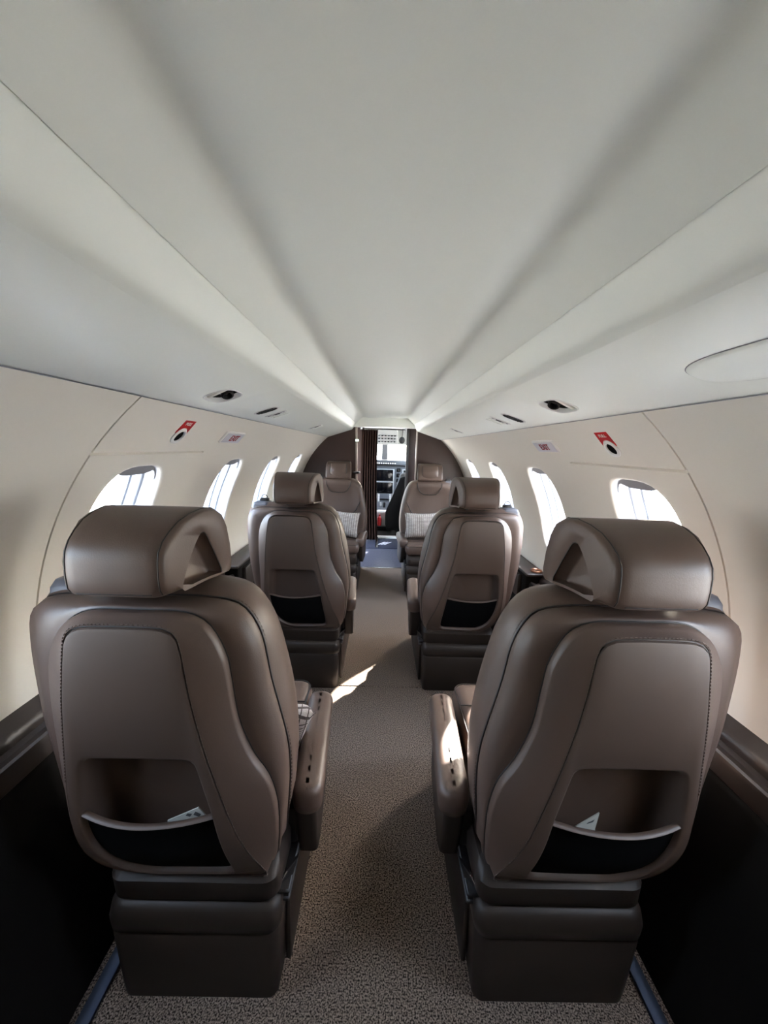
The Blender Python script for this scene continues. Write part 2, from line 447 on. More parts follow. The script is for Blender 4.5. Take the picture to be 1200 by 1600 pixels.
vbox('door_edge', M['piping'], 0.268, 0.30, 4.60, 4.64, 0.0, 1.36, 0.004)

# cockpit shell
cs = empty('wall_cockpit', (0, 5.5, 0), kind='structure'); ci = (0, -5.5, 0)
def cbox(nm, m, *a):
    bm = BM(); rbox(bm, *a); return done(bm, nm, m, cs, ci)
for s in (-1, 1):
    xa, xb = (-0.70, -0.66) if s < 0 else (0.66, 0.70)
    cbox('side_panel', M['cockpit'], xa, xb, 4.67, 6.50, -0.03, 0.90, 0.003)
    cbox('side_panel', M['cockpit'], xa, xb, 4.67, 6.50, 1.22, 1.46, 0.003)
    cbox('side_post', M['cockpit'], xa, xb, 4.67, 5.10, 0.90, 1.22, 0.003)
    cbox('side_post', M['cockpit'], xa, xb, 5.80, 6.50, 0.90, 1.22, 0.003)
    cbox('side_pane', M['pane'], xa+0.018, xa+0.022, 5.10, 5.80, 0.90, 1.22, 0.0)
cbox('roof_panel', M['cockpit'], -0.70, 0.70, 4.67, 6.50, 1.44, 1.47, 0.003)
cbox('nose_panel', M['cockpit'], -0.70, 0.70, 6.42, 6.46, -0.03, 0.93, 0.003)
cbox('brow_panel', M['cockpit'], -0.70, 0.70, 6.30, 6.36, 1.185, 1.46, 0.003)
def slant(nm, m, x0, x1, t=0.03):
    bm = BM()
    rings = []
    for y, z in ((6.44, 0.90), (6.32, 1.20)):
        rings.append([Vector((x0, y, z)), Vector((x1, y, z)), Vector((x1, y+t, z)), Vector((x0, y+t, z))])
    loft(bm, rings, True, True); done(bm, nm, m, cs, ci)
slant('windshield_post', M['grey'], -0.02, 0.075, 0.05)
slant('windshield_post', M['cockpit'], -0.70, -0.56, 0.05)
slant('windshield_post', M['cockpit'], 0.56, 0.70, 0.05)
slant('windshield_pane', M['pane'], -0.56, -0.02, 0.006)
slant('windshield_pane', M['pane'], 0.075, 0.56, 0.006)

# ground outside
bm = BM(); bmesh.ops.create_grid(bm, x_segments=1, y_segments=1, size=150)
tag(done(bm, 'ground', M['apron'], None, (0, 2, -1.25)), kind='structure')

# ---------------------------------------------------------------- club seats
# local frame of a seat: x across, y the way the seat faces, z up; origin on the floor at the rear of the pedestal.
# Back outlines run from the top centre to the bottom centre, once on the aisle side (A), once on the wall side (B).
P_A = [(0, .826), (.055, .824), (.074, .815), (.083, .795), (.097, .69), (.121, .58), (.155, .465), (.195, .36), (.203, .322), (.19, .300), (0, .297)]
P_B = [(0, .826), (.068, .824), (.090, .815), (.100, .795), (.113, .69), (.119, .585), (.122, .5), (.115, .41), (.093, .345), (.055, .31), (0, .297)]
Q_A = [(0, .841), (.075, .839), (.116, .820), (.144, .768), (.152, .72), (.163, .64), (.187, .575), (.215, .528), (.229, .47), (.229, .41), (.220, .34), (.21, .305), (.19, .290), (0, .287)]
Q_B = [(0, .841), (.080, .839), (.122, .815), (.146, .765), (.152, .68), (.148, .56), (.145, .47), (.136, .375), (.10, .322), (.06, .297), (0, .287)]
S_A = [(0, .850), (.10, .849), (.158, .835), (.191, .784), (.209, .69), (.228, .61), (.239, .55), (.241, .48), (.234, .40), (.226, .34), (.212, .30), (.19, .282), (0, .279)]
S_B = [(0, .850), (.14, .849), (.188, .842), (.207, .818), (.212, .775), (.212, .72), (.206, .62), (.196, .55), (.182, .47), (.165, .40), (.14, .35), (.10, .31), (.06, .287), (0, .279)]
F_A = [(0, .866), (.09, .864), (.155, .846), (.197, .785), (.225, .68), (.239, .59), (.243, .50), (.234, .40), (.21, .31), (.18, .285), (0, .283)]
F_B = [(0, .866), (.14, .864), (.194, .852), (.217, .82), (.223, .77), (.223, .71), (.215, .62), (.202, .55), (.188, .47), (.167, .41), (.142, .36), (.10, .31), (.06, .29), (0, .283)]
O_A = [(0, .590), (.078, .589), (.094, .586), (.101, .574), (.112, .53), (.125, .475), (.138, .40), (.145, .345), (.143, .327), (.130, .320), (0, .313)]
O_B = [(0, .590), (.074, .589), (.091, .585), (.098, .572), (.102, .53), (.103, .475), (.095, .42), (.078, .37), (.058, .342), (.035, .325), (0, .313)]
KP = 56
def yb(z): return 0.045*(max(0.0, 0.46-z)/0.16)**2
def outline(A, B, a, y, sc=1.0, zc=0.57, ox=0.0, flat=1.0):
    pa = resample(A, KP); pb = resample(B, KP)
    pts = [(a*h, z) for h, z in pa]+[(-a*h, z) for h, z in pb[::-1][1:-1]]
    return [Vector((ox+x*sc, y+yb(z)*flat, zc+(z-zc)*sc)) for x, z in pts]
def halfat(A, z):
    p = resample(A, 60)
    return float(np.interp(-z, -p[:, 1], p[:, 0]))

def rrect(x0, x1, y0, y1, z, r, n=6):
    o = []
    for cx_, cy_, a0 in ((x1-r, y1-r, 0), (x0+r, y1-r, PI/2), (x0+r, y0+r, PI), (x1-r, y0+r, 3*PI/2)):
        for k in range(n+1):
            a = a0+PI/2*k/n; o.append(Vector((cx_+r*math.cos(a), cy_+r*math.sin(a), z)))
    return o

def make_seat(a, u, label, group, loc, rz=0.0, arm_dx=0.0, head_dx=0.0, loop=True):
    """a: +1 when the aisle is at local +x; u: how far the upper seat is tracked towards the wall"""
    root = empty('club_seat', loc, rz, label, 'seat', group)
    ox = -a*u
    L = M['leather']
    # pedestal
    bm = BM()
    rings = []
    for z, hx, ya, yb_, r in ((0.0, .158, .012, .56, .02), (.03, .160, .008, .565, .022), (.172, .166, .0, .575, .024), (.177, .163, .004, .572, .024), (.182, .167, -.002, .578, .026), (.205, .170, -.003, .580, .028), (.226, .168, .002, .578, .03), (.236, .160, .012, .57, .03), (.238, .14, .03, .55, .03)):
        rings.append(rrect(-hx, hx, ya, yb_, z, r))
    loft(bm, rings, True, True); done(bm, 'pedestal', M['plastic'], root, sharp=50)
    # side runners on the aisle face of the pedestal
    bm = BM()
    rbox(bm, min(a*.164, a*.176), max(a*.164, a*.176), .06, .52, .02, .20, .005, 2)
    done(bm, 'side_cover', M['plastic'], root)
    bm = BM()
    for z in (.215, .232): rbox(bm, min(a*.150, a*.182), max(a*.150, a*.182), .03, .52, z, z+.010, .003, 1)
    done(bm, 'seat_track', M['dark'], root)
    # skirt between pedestal and back
    bm = BM()
    rings = [rrect(-.160, .160, .02, .54, .232, .03), rrect(-.164, .164, .010, .55, .245, .03), rrect(-.166, .164, .008, .55, .288, .03), rrect(-.156, .156, .03, .53, .305, .03)]
    loft(bm, rings, True, True); done(bm, 'seat_frame', M['plastic'], root, sharp=50)
    # back: panel with recess and pocket
    Y = -.030
    bm = BM()
    pr = outline(P_A, P_B, a, Y, ox=ox)
    loft(bm, [outline(P_A, P_B, a, Y+.012, 1.004, ox=ox), outline(P_A, P_B, a, Y+.003, 1.0, ox=ox), outline(P_A, P_B, a, Y-.001, .992, ox=ox), outline(P_A, P_B, a, Y-.002, .97, ox=ox),
              outline(O_A, O_B, a, Y-.002, 1.03, .45, ox), outline(O_A, O_B, a, Y, 1.0, .45, ox), outline(O_A, O_B, a, Y+.006, .975, .45, ox),
              outline(O_A, O_B, a, Y+.040, .93, .46, ox, .3), outline(O_A, O_B, a, Y+.052, .88, .47, ox, 0), outline(O_A, O_B, a, Y+.055, .82, .47, ox, 0)], cap1=True)
    bp = done(bm, 'back_panel', M['panel'], root, sharp=50)
    # mesh pocket below the elastic strap
    bm = BM(); rows = []
    for z in np.linspace(.468, .322, 9):
        ra, rb = halfat(O_A, z)*.985, halfat(O_B, z)*.985
        row = []
        for t in np.linspace(-1, 1, 17):
            h = t*(ra if t > 0 else rb)
            zz = z-.014*(1-t*t)*max(0, (z-.36)/.11)
            row.append(Vector((ox+a*h, Y+.008+yb(zz)-.010*(1-t*t)*math.sin(PI*min(1, max(0, (.475-z)/.16))), zz)))
        rows.append(row)
    loft(bm, rows, closed=False); done(bm, 'pocket_net', M['black'], root, sharp=60)
    bm = BM(); rows = []
    ra, rb = halfat(O_A, .472)*.99, halfat(O_B, .472)*.99
    path = []
    for t in np.linspace(-1, 1, 21):
        h = t*(ra if t > 0 else rb); path.append((ox+a*h*.995, Y+.006-.014*(1-t*t), .474-.010*(1-t*t)))
    tube(bm, path, .0062, 8, 0.5)
    done(bm, 'pocket_strap', M['panel'], root, sharp=60)
    # raised wing around the panel, outer shell, front bolster
    bm = BM()
    loft(bm, [outline(P_A, P_B, a, Y+.010, 1.0, ox=ox), outline(P_A, P_B, a, Y+.003, 1.006, ox=ox), outline(P_A, P_B, a, Y+.001, 1.014, ox=ox), outline(Q_A, Q_B, a, Y+.020, .982, ox=ox), outline(Q_A, Q_B, a, Y+.024, .994, ox=ox), outline(Q_A, Q_B, a, Y+.031, .999, ox=ox), outline(Q_A, Q_B, a, Y+.044, .998, ox=ox)])
    done(bm, 'back_wing', L, root, sharp=60)
    bm = BM()
    mid = [Vector(((p.x*.45+q.x*.55), (p.y*.45+q.y*.55)-.014, p.z*.45+q.z*.55)) for p, q in zip(outline(Q_A, Q_B, a, Y+.034, ox=ox), outline(S_A, S_B, a, .050, ox=ox))]
    m2 = [Vector((p.x*.75+q.x*.25, (p.y*.75+q.y*.25)-.006, p.z*.75+q.z*.25)) for p, q in zip(outline(Q_A, Q_B, a, Y+.036, ox=ox), outline(S_A, S_B, a, .050, ox=ox))]
    loft(bm, [outline(Q_A, Q_B, a, Y+.046, .99, ox=ox), outline(Q_A, Q_B, a, Y+.040, 1.0, ox=ox), m2, mid, outline(S_A, S_B, a, .030, .985, ox=ox), outline(S_A, S_B, a, .047, .998, ox=ox), outline(S_A, S_B, a, .053, .992, ox=ox)])
    done(bm, 'back_shell', L, root, sharp=60)
    bm = BM()
    loft(bm, [outline(S_A, S_B, a, .052, .985, ox=ox), outline(S_A, S_B, a, .056, .999, ox=ox), outline(F_A, F_B, a, .078, 1.0, ox=ox), outline(F_A, F_B, a, .115, 1.0, ox=ox), outline(F_A, F_B, a, .140, .985, ox=ox), outline(F_A, F_B, a, .157, .95, ox=ox), outline(F_A, F_B, a, .163, .88, ox=ox),
              outline(F_A, F_B, a, .160, .78, ox=ox), outline(F_A, F_B, a, .150, .70, ox=ox), outline(F_A, F_B, a, .140, .45, ox=ox)], cap1=True)
    bc = done(bm, 'back_cushion', L, root, sharp=60)
    # seams: a cord along the shell edge, the rim; on the front a bib and two bolster seams
    bm = BM()
    tube(bm, outline(S_A, S_B, a, .0545, .999, ox=ox), .0016, 6, closed=True)
    done(bm, 'shell_piping', M['piping'], root, sharp=60)
    bm = BM()
    tube(bm, outline(Q_A, Q_B, a, Y+.038, 1.002, ox=ox), .0012, 5, closed=True)
    tube(bm, outline(P_A, P_B, a, Y+.003, 1.005, ox=ox), .0013, 5, closed=True)
    done(bm, 'panel_piping', M['piping'], root, sharp=60)
    bm = BM(); st = outline(P_A, P_B, a, Y+.0010, 1.022, ox=ox); n = len(st)
    for i in list(range(0, 42))+list(range(n-30, n)):        # stitches beside the panel edge
        p, q = st[i % n], st[(i+1) % n]
        for k in range(2):
            c, d = p.lerp(q, k/2+.08), p.lerp(q, k/2+.36)
            tube(bm, [c, d], .0009, 4)
    done(bm, 'stitching', M['stitch'], root, sharp=60, weld=False)['kind'] = 'stuff'
    bm = BM(); sh = outline(S_A, S_B, a, .060, 1.004, ox=ox); n = len(sh)
    for i in list(range(0, 36))+list(range(n-22, n)):
        p, q = sh[i % n], sh[(i+1) % n]
        for k in range(2): tube(bm, [p.lerp(q, k/2+.08), p.lerp(q, k/2+.36)], .0009, 4)
    done(bm, 'shell_stitching', M['stitch'], root, sharp=60, weld=False)['kind'] = 'stuff'
    bm = BM()
    fy = .158
    tube(bm, [(ox+x, fy+.004, z) for x, z in ((-.105, .845), (-.10, .81), (-.078, .765), (-.05, .748), (0, .744), (.05, .748), (.078, .765), (.10, .81), (.105, .845))], .003, 6)
    for q in (-1, 1):
        tube(bm, [(ox+q*x, y_+.003, z) for x, y_, z in ((.200, .150, .70), (.18, .160, .66), (.150, .163, .60), (.125, .160, .57), (.118, .158, .50), (.118, .158, .43))], .003, 6)
        tube(bm, [(ox+q*x, .160, z) for x, z in ((.165, .615), (.14, .58), (.14, .50), (.14, .43))], .0015, 6)
    tube(bm, [(ox+x, y_, .565) for x, y_ in ((-.124, .162), (-.06, .153), (0, .151), (.06, .153), (.124, .162))], .003, 6)
    done(bm, 'front_piping', M['piping'], root, sharp=60)
    # headrest: hood with a notched side
    hr = make_headrest(root, ox-a*head_dx)
    # seat cushion and belt parts
    bm = BM()
    rbox(bm, ox-.20, ox+.205, .13, .525, .305, .392, .035, 5)
    cu = done(bm, 'seat_cushion', L, root, sharp=60)
    bm = BM()
    tube(bm, [(p.x, p.y, .381) for p in rrect(ox-.195, ox+.20, .135, .52, 0, .035)], .002, 6, closed=True)
    tube(bm, [(ox-.195, .40, .394), (ox, .40, .395), (ox+.20, .40, .394)], .002, 6)
    done(bm, 'cushion_piping', M['piping'], root, sharp=60)
    # aisle armrest
    bm = BM()
    xa, xb = sorted((a*(.168+arm_dx), a*(.236+arm_dx)))
    rings = []
    for z, g in ((.348, .010), (.352, .003), (.372, .0), (.395, .0), (.404, .004), (.409, .011), (.411, .020)):
        r = []
        for p in rrect(xa+g, xb-g, .090+g, .440-g, z, .030-g*.6):
            p = p.copy(); t = (p.y-.09)/.35
            p.x -= a*.020*t*t; r.append(p)
        rings.append(r)
    loft(bm, rings, True, True)
    ap = done(bm, 'armrest', L, root, sharp=60)
    bm = BM()
    x1, x2 = sorted((a*(.176+arm_dx), a*(.222+arm_dx)))
    rr = []
    for z, ya, yb_ in ((.205, .16, .36), (.215, .13, .38), (.30, .11, .41), (.350, .10, .425)):
        r = []
        for p in rrect(x1, x2, ya, yb_, z, .012):
            p = p.copy(); t = (p.y-.09)/.35; p.x -= a*.020*t*t; r.append(p)
        rr.append(r)
    loft(bm, rr, True, True); done(bm, 'arm_support', M['plastic'], root, sharp=45)
    bm = BM()
    x1, x2 = sorted((a*.15, a*.180))
    rbox(bm, x1, x2, .12, .40, .245, .335, .008, 2); done(bm, 'arm_bracket', M['dark'], root)
    # recline lever: a small dark triangular paddle with a bright rim
    bm = BM()
    tri = [(a*.150, .030, .232), (a*.172, .052, .262), (a*.190, .075, .268), (a*.180, .060, .238)]
    va = [bm.verts.new(p) for p in tri]; vb = [bm.verts.new((x, y_+.010, z)) for x, y_, z in tri]
    bm.faces.new(va); bm.faces.new(vb[::-1])
    for i in range(4): bm.faces.new((va[i], va[(i+1) % 4], vb[(i+1) % 4], vb[i]))
    lv = done(bm, 'recline_lever', M['dark'], root, sharp=20)
    bm = BM(); tube(bm, [tri[3], tri[0], tri[1]], .0018, 6); done(bm, 'lever_rim', M['metal'], lv)
    # shoulder belt outlet on the wall side
    bm = BM()
    x1, x2 = sorted((ox-a*.128, ox-a*.196))
    rings = [rrect(x1-.006, x2+.006, .062, .150, .836, .014), rrect(x1-.004, x2+.004, .062, .150, .852, .014), rrect(x1, x2, .070, .144, .864, .014), rrect(x1+.012, x2-.012, .084, .132, .868, .010)]
    loft(bm, rings, True, True); bo = done(bm, 'belt_outlet', M['belt'], root, sharp=60)
    xm = ox-a*.158
    if loop:
        bm = BM(); tube(bm, [(xm+.014*math.cos(t), .118, .880+.016*math.sin(t)) for t in np.linspace(-.6, PI+.6, 14)], .0020, 6)
        done(bm, 'belt_loop', M['dark'], bo)
    bm = BM(); rbox(bm, xm-.020, xm+.020, .106, .132, .864, .880 if loop else .889, .005, 2)
    done(bm, 'belt_tab', M['dark' if loop else 'leather'], bo)
    return root

def make_headrest(root, ox):
    prof = [(-.020, .874), (-.029, .878), (-.035, .888), (-.037, .910), (-.0365, .935), (-.033, .952), (-.022, .968), (-.004, .981), (.020, .992), (.050, 1.000), (.085, 1.004), (.116, 1.001), (.140, .987), (.156, .960), (.167, .920), (.172, .882), (.169, .866), (.160, .860), (.138, .861), (.120, .866), (.090, .870), (.060, .872), (.030, .873), (.0, .873)]
    cy_, cz_ = .065, .93
    def inset(f): return [(cy_+(y-cy_)*f, cz_+(z-cz_)*f) for y, z in prof]
    # notch: triangle on the side, one point per profile point
    tri = [(.014, .8755), (.010, .880), (.011, .888), (.016, .899), (.025, .915), (.036, .931), (.048, .946), (.058, .956), (.066, .9615), (.072, .9625), (.079, .960), (.086, .951), (.096, .934), (.108, .914), (.119, .894), (.128, .878), (.129, .870), (.124, .8685), (.115, .868), (.104, .8692), (.088, .8715), (.070, .873), (.050, .874), (.030, .8745)]
    def w(y): return .082+.026*max(0, min(1, (y+.03)/.2))     # wider towards the face
    for_side = []
    bm = BM()
    def ring(s, f, dx, g=1.0):
        out = []
        for (y, z), (yy, zz) in zip(prof, inset(f)):
            t = max(0.0, min(1.0, (.030-y)/.055)); t = t*t*(3-2*t)
            out.append(Vector((ox+s*(w(y)-dx), yy+(1-g)*.030*t, cz_-.008+(zz-cz_+.008)*(1-(1-g)*t*(1.0 if zz < cz_-.008 else .6)))))
        return out
    def nring(s, dx): return [Vector((ox+s*(w(y)-dx), y, z)) for y, z in tri]
    def tr(dx, f): return [(.070+(y-.070)*f, .91+(z-.91)*f) for y, z in tri]
    def nring2(s, dx, f): return [Vector((ox+s*(w(y)-dx), yy, zz)) for (y, z), (yy, zz) in zip(tri, tr(dx, f))]
    rings = [nring2(-1, .030, .80), nring2(-1, .026, .93), nring(-1, .008), nring(-1, .002), nring2(-1, .0, 1.04)]
    hr_edge = [(.91, .0, .70), (.945, .0015, .78), (.972, .005, .86), (.988, .0105, .925), (.997, .018, .97), (1.0, .028, 1.0)]
    rings += [ring(-1, *e) for e in hr_edge]
    rings += [ring(-1, 1.0, .06), ring(1, 1.0, .06)]
    rings += [ring(1, *e) for e in hr_edge[::-1]]+[nring2(1, .0, 1.04), nring(1, .002), nring(1, .008), nring2(1, .026, .93), nring2(1, .030, .80)]
    loft(bm, rings, True, True)
    h = done(bm, 'headrest', M['leather'], root, sharp=50)
    for s in (-1, 1):
        bm = BM(); tube(bm, ring(s, .988, .0105, .925)[1:15], .0012, 6); done(bm, 'headrest_piping', M['piping'], h, sharp=60)
        bm = BM(); tube(bm, nring(s, .002)[8:17], .0014, 5); done(bm, 'notch_piping', M['piping'], h, sharp=60)
    bm = BM()
    back = [Vector((ox+x, -.0315, .8825)) for x in (-.058, -.03, 0, .03, .058)]
    tube(bm, back, .0012, 6)
    done(bm, 'headrest_seam', M['piping'], h, sharp=60)
    # front pad between two side wings
    bm = BM(); rows = []
    for t in np.linspace(0, 1, 9):
        z = .985-.115*t; y = .150+.030*math.sin(PI*min(1, t*.75+.12)); hw = .058+.016*(1-t)*.6+.012*t
        rows.append([Vector((ox-hw*math.cos(PI*k/12), y-.012+.014*math.sin(PI*k/12), z)) for k in range(13)])
    loft(bm, rows, closed=False); done(bm, 'headrest_pad', M['leather'], h, sharp=60)
    for s in (-1, 1):
        bm = BM(); tube(bm, [r[0 if s < 0 else -1]+Vector((0, .002, 0)) for r in rows], .0020, 6)
        done(bm, 'pad_piping', M['piping'], h, sharp=60)
    # posts down into the back
    for s in (-1, 1):
        bm = BM(); tube(bm, [(ox+s*.04, .075, .80), (ox+s*.04, .075, .885)], .009, 10); done(bm, 'headrest_post', M['dark'], h)
    return h

SEATG = 'brown leather cabin seats along the aisle'
NY, MY, FY = 0.605, 1.640, 3.385
make_seat(1, .060, 'brown leather seat seen from behind, leaflet in its pocket, knit cushion at its arm', SEATG, (-.362, NY, 0), head_dx=.010, loop=False)
make_seat(-1, .066, 'brown leather seat seen from behind with sunlit armrest and white paper corner in its pocket', SEATG, (.358, NY, 0), head_dx=.006, loop=False)
make_seat(1, .036, 'middle row brown leather seat with empty pocket, on the shaded curtain side', SEATG, (-.360, MY, 0))
make_seat(-1, .050, 'brown leather middle row seat with empty pocket, in front of the sunlit armrest seat', SEATG, (.360, MY, 0))
make_seat(-1, .018, 'brown leather seat facing the camera beside the brown doorway curtain', SEATG, (-.360, FY, 0), PI)
make_seat(1, .030, 'brown leather seat facing the camera with a grid-pattern cushion, at the plain bulkhead', SEATG, (.360, FY, 0), PI)

# ---------------------------------------------------------------- cushions on the seats
def pillow(loc, rot, w, h, d, label):
    bm = BM(); n = 16; f = []; b = []
    for j in range(n+1):
        rf, rb = [], []
        for i in range(n+1):
            x, y = -1+2*i/n, -1+2*j/n
            pinch = 1-.10*(1-abs(y)**2)*abs(x)**3; pinch2 = 1-.10*(1-abs(x)**2)*abs(y)**3
            t = max(0, (1-x**4)*(1-y**4))**.55
            wr = .004*math.sin(9*x+3*y)
            rf.append(bm.verts.new((x*w/2*pinch, y*h/2*pinch2, d/2*t+wr*t))); rb.append(bm.verts.new((x*w/2*pinch, y*h/2*pinch2, -d/2*t)))
        f.append(rf); b.append(rb)
    for j in range(n):
        for i in range(n):
            bm.faces.new((f[j][i], f[j][i+1], f[j+1][i+1], f[j+1][i])); bm.faces.new((b[j][i], b[j+1][i], b[j+1][i+1], b[j][i+1]))
    o = done(bm, 'throw_pillow', M['knit'], None, loc, sharp=70)
    o.rotation_euler = rot
    tag(o, label, 'cushion', 'knitted grid cushions')
    return o
pillow((.315, 3.095, .505), (math.radians(76), 0, math.radians(4)), .27, .215, .10, 'pale knitted cushion with dark grid lines, whole front showing, at the plain bulkhead')
pillow((-.315, 3.09, .500), (math.radians(76), math.radians(4), math.radians(-4)), .25, .215, .10, 'pale knitted cushion, mostly hidden, on the seat beside the brown curtain')
pillow((-.262, .850, .448), (math.radians(64), math.radians(-14), math.radians(186)), .17, .15, .07, 'pale knitted cushion poking out between near seat back and armrest')

# ---------------------------------------------------------------- leaflets in the seat pockets
def leaflet(pts, label, ink):
    bm = BM()
    va = [bm.verts.new(p) for p in pts]; vb = [bm.verts.new(Vector(p)+Vector((0, .002, 0))) for p in pts]
    bm.faces.new(va); bm.faces.new(vb[::-1])
    for i in range(len(pts)): bm.faces.new((va[i], va[(i+1) % len(pts)], vb[(i+1) % len(pts)], vb[i]))
    o = done(bm, 'leaflet', M['paper'], None, sharp=20); tag(o, label, 'leaflet', 'leaflets in the seat pockets')
    for q in ink:
        bm = BM(); v = [bm.verts.new(Vector(p)+Vector((0, -.0008, 0))) for p in q]; bm.faces.new(v)
        done(bm, 'printed_mark', M['print_'], o, recalc=False)
leaflet([(-.385, .587, .430), (-.385, .590, .452), (-.330, .592, .478), (-.312, .590, .458), (-.312, .587, .430)], 'grey printed leaflet lying in the black seat pocket by the knit cushion',
        [[(-.352, .590, .464), (-.344, .590, .462), (-.340, .590, .468), (-.348, .590, .469)], [(-.338, .590, .466), (-.328, .590, .462), (-.324, .590, .468), (-.334, .590, .473)]])
leaflet([(.350, .587, .430), (.345, .589, .455), (.390, .592, .484), (.384, .589, .455), (.384, .587, .430)], 'white folded paper with a pointed corner in the seat pocket behind the sunlit armrest',
        [[(.366, .5885, .465), (.378, .5895, .468), (.381, .5895, .474), (.368, .589, .467)]])

# ---------------------------------------------------------------- fittings on the walls and soffits
def exit_sign(s, y, z, label):
    mw = wframe(s, y, z, 0.0)
    root = empty('exit_sign', mw.translation, 0, label, 'sign', 'exit signs')
    inv = Matrix.Translation(-mw.translation)
    bm = BM(); rbox(bm, -.086, .086, -.026, .026, -.004, .007, .003, 3, inv @ mw); done(bm, 'sign_housing', M['white'], root)
    bm = BM(); rbox(bm, -.079, .079, -.021, .021, .005, .0085, .0015, 2, inv @ mw); done(bm, 'sign_face', M['signface'], root)
    bpy.context.view_layer.update()
    sz = .036
    t = text('exit_letters', 'EXIT', sz, M['exitred'], root, mw @ Matrix.Translation((.004, 0, .0092)))
exit_sign(-1, 1.437, 1.146, 'small EXIT sign with red letters on the wall without an oval soffit panel')
exit_sign(1, 1.398, 1.147, 'small EXIT sign with red letters on the wall under the big oval panel')

def pull_label(s, y, z, yl, label):
    mw = wframe(s, y, z, 0.0)
    root = empty('emergency_handle', mw.translation, 0, label, 'handle', 'emergency exit handles')
    inv = Matrix.Translation(-mw.translation)
    T = inv @ mw
    def ringp(r0, zz, n=28): return [T @ Vector((r0*math.cos(2*PI*k/n), r0*.98*math.sin(2*PI*k/n), zz)) for k in range(n)]
    bm = BM(); loft(bm, [ringp(.0275, -.003), ringp(.0275, .003), ringp(.025, .005), ringp(.021, .0055), ringp(.0185, .004), ringp(.0175, -.004)]); done(bm, 'handle_bezel', M['white'], root)
    bm = BM(); loft(bm, [ringp(.0180, .0012), ringp(.008, .0010)], cap1=True); done(bm, 'handle_hole', M['black'], root)
    bm = BM(); pts = []
    for k in range(13):
        a = math.radians(18+k*12); pts.append((.0300*math.cos(a), .0300*math.sin(a)))
    poly = pts+[(-.0285, .056), (.0285, .056)]
    A_ = [bm.verts.new(T @ Vector((x, y_, -.002))) for x, y_ in poly]; B_ = [bm.verts.new(T @ Vector((x, y_, .0022))) for x, y_ in poly]
    bm.faces.new(A_[::-1]); bm.faces.new(B_)
    for i in range(len(poly)): bm.faces.new((A_[i], A_[(i+1) % len(poly)], B_[(i+1) % len(poly)], B_[i]))
    done(bm, 'red_plate', M['red'], root, sharp=20)
    bpy.context.view_layer.update()
    text('pull_letters', 'PULL', .014, M['white'], root, mw @ Matrix.Translation((0, .044, .0026)))
pull_label(-1, 1.072, 1.1385, 1.08, 'red PULL plate over dark handle hole, on the wall by the knit cushion seat')
pull_label(1, 1.008, 1.1375, 1.0, 'red PULL plate over dark handle hole, on the wall under the big oval panel')

def sframe(s, x, y):
    """point and axes on the soffit: local x outwards along the soffit, local y forward, local z down into the cabin"""
    xd = Vector((s*1.0, 0, (1.2095-1.277)/.203)).normalized(); yd = Vector((0, 1, 0))
    zd = xd.cross(yd)
    if zd.z > 0: zd = -zd
    m = Matrix((xd, yd, zd)).transposed().to_4x4(); m.translation = Vector((s*x, y, soffit_z(x)))
    return m
def air_vent(s, label):
    mw = sframe(s, *VENT); root = empty('air_vent', mw.translation, 0, label, 'vent', 'lens-shaped overhead air vents')
    T = Matrix.Translation(-mw.translation) @ mw
    def rg(f, z, e=3.0): return [T @ Vector((x, y, z)) for x, y in superpts(0, 0, .037*f, .056*f, e, 32)]
    bm = BM(); loft(bm, [rg(1.07, -.001), rg(1.07, .001), rg(1.05, .0022), rg(1.01, .002), rg(.985, -.001), rg(.97, -.010)]); done(bm, 'vent_bezel', M['white'], root)
    bm = BM(); loft(bm, [rg(.97, -.010), rg(.97, -.040), rg(.6, -.055)], cap1=True); done(bm, 'vent_bowl', M['dark'], root)
    c = Vector((-.004, .020, -.026))
    bm = BM(); bmesh.ops.create_uvsphere(bm, u_segments=24, v_segments=14, radius=.024, matrix=T @ Matrix.Translation(c)); eb = done(bm, 'eyeball', M['chrome'], root)
    d = Vector((-.15, -.5, 1)).normalized(); q = d.to_track_quat('Z', 'Y').to_matrix().to_4x4()
    def cr(r, z): return [T @ (Matrix.Translation(c) @ q @ Vector((r*math.cos(2*PI*k/20), r*math.sin(2*PI*k/20), z))) for k in range(20)]
    bm = BM(); loft(bm, [cr(.015, .016), cr(.015, .030), cr(.011, .031), cr(.010, .022)], cap1=True); done(bm, 'nozzle', M['dark'], eb)
    bm = BM(); rbox(bm, -.035, .035, -.024, -.010, -.034, -.004, .003, 2, T @ Matrix.Rotation(.35, 4, 'Z')); done(bm, 'vent_divider', M['wall'], root)
air_vent(-1, 'lens-shaped air vent with dark swivel nozzle, on the soffit without an oval panel')
air_vent(1, 'lens-shaped air vent with dark swivel nozzle, on the soffit ahead of the big oval panel')
def plate(root, T, nm, m, hx, hy, z0, z1, e=2.4, dx=0.0, dy=0.0, n=28, soft=.8):
    bm = BM()
    def rg(f, z): return [T @ Vector((x+dx, y+dy, z)) for x, y in superpts(0, 0, hx*f, hy*f, e, n)]
    loft(bm, [rg(1, z0), rg(1, z1*.6), rg(.97, z1), rg(soft, z1)], cap1=True); return done(bm, nm, m, root, sharp=50)
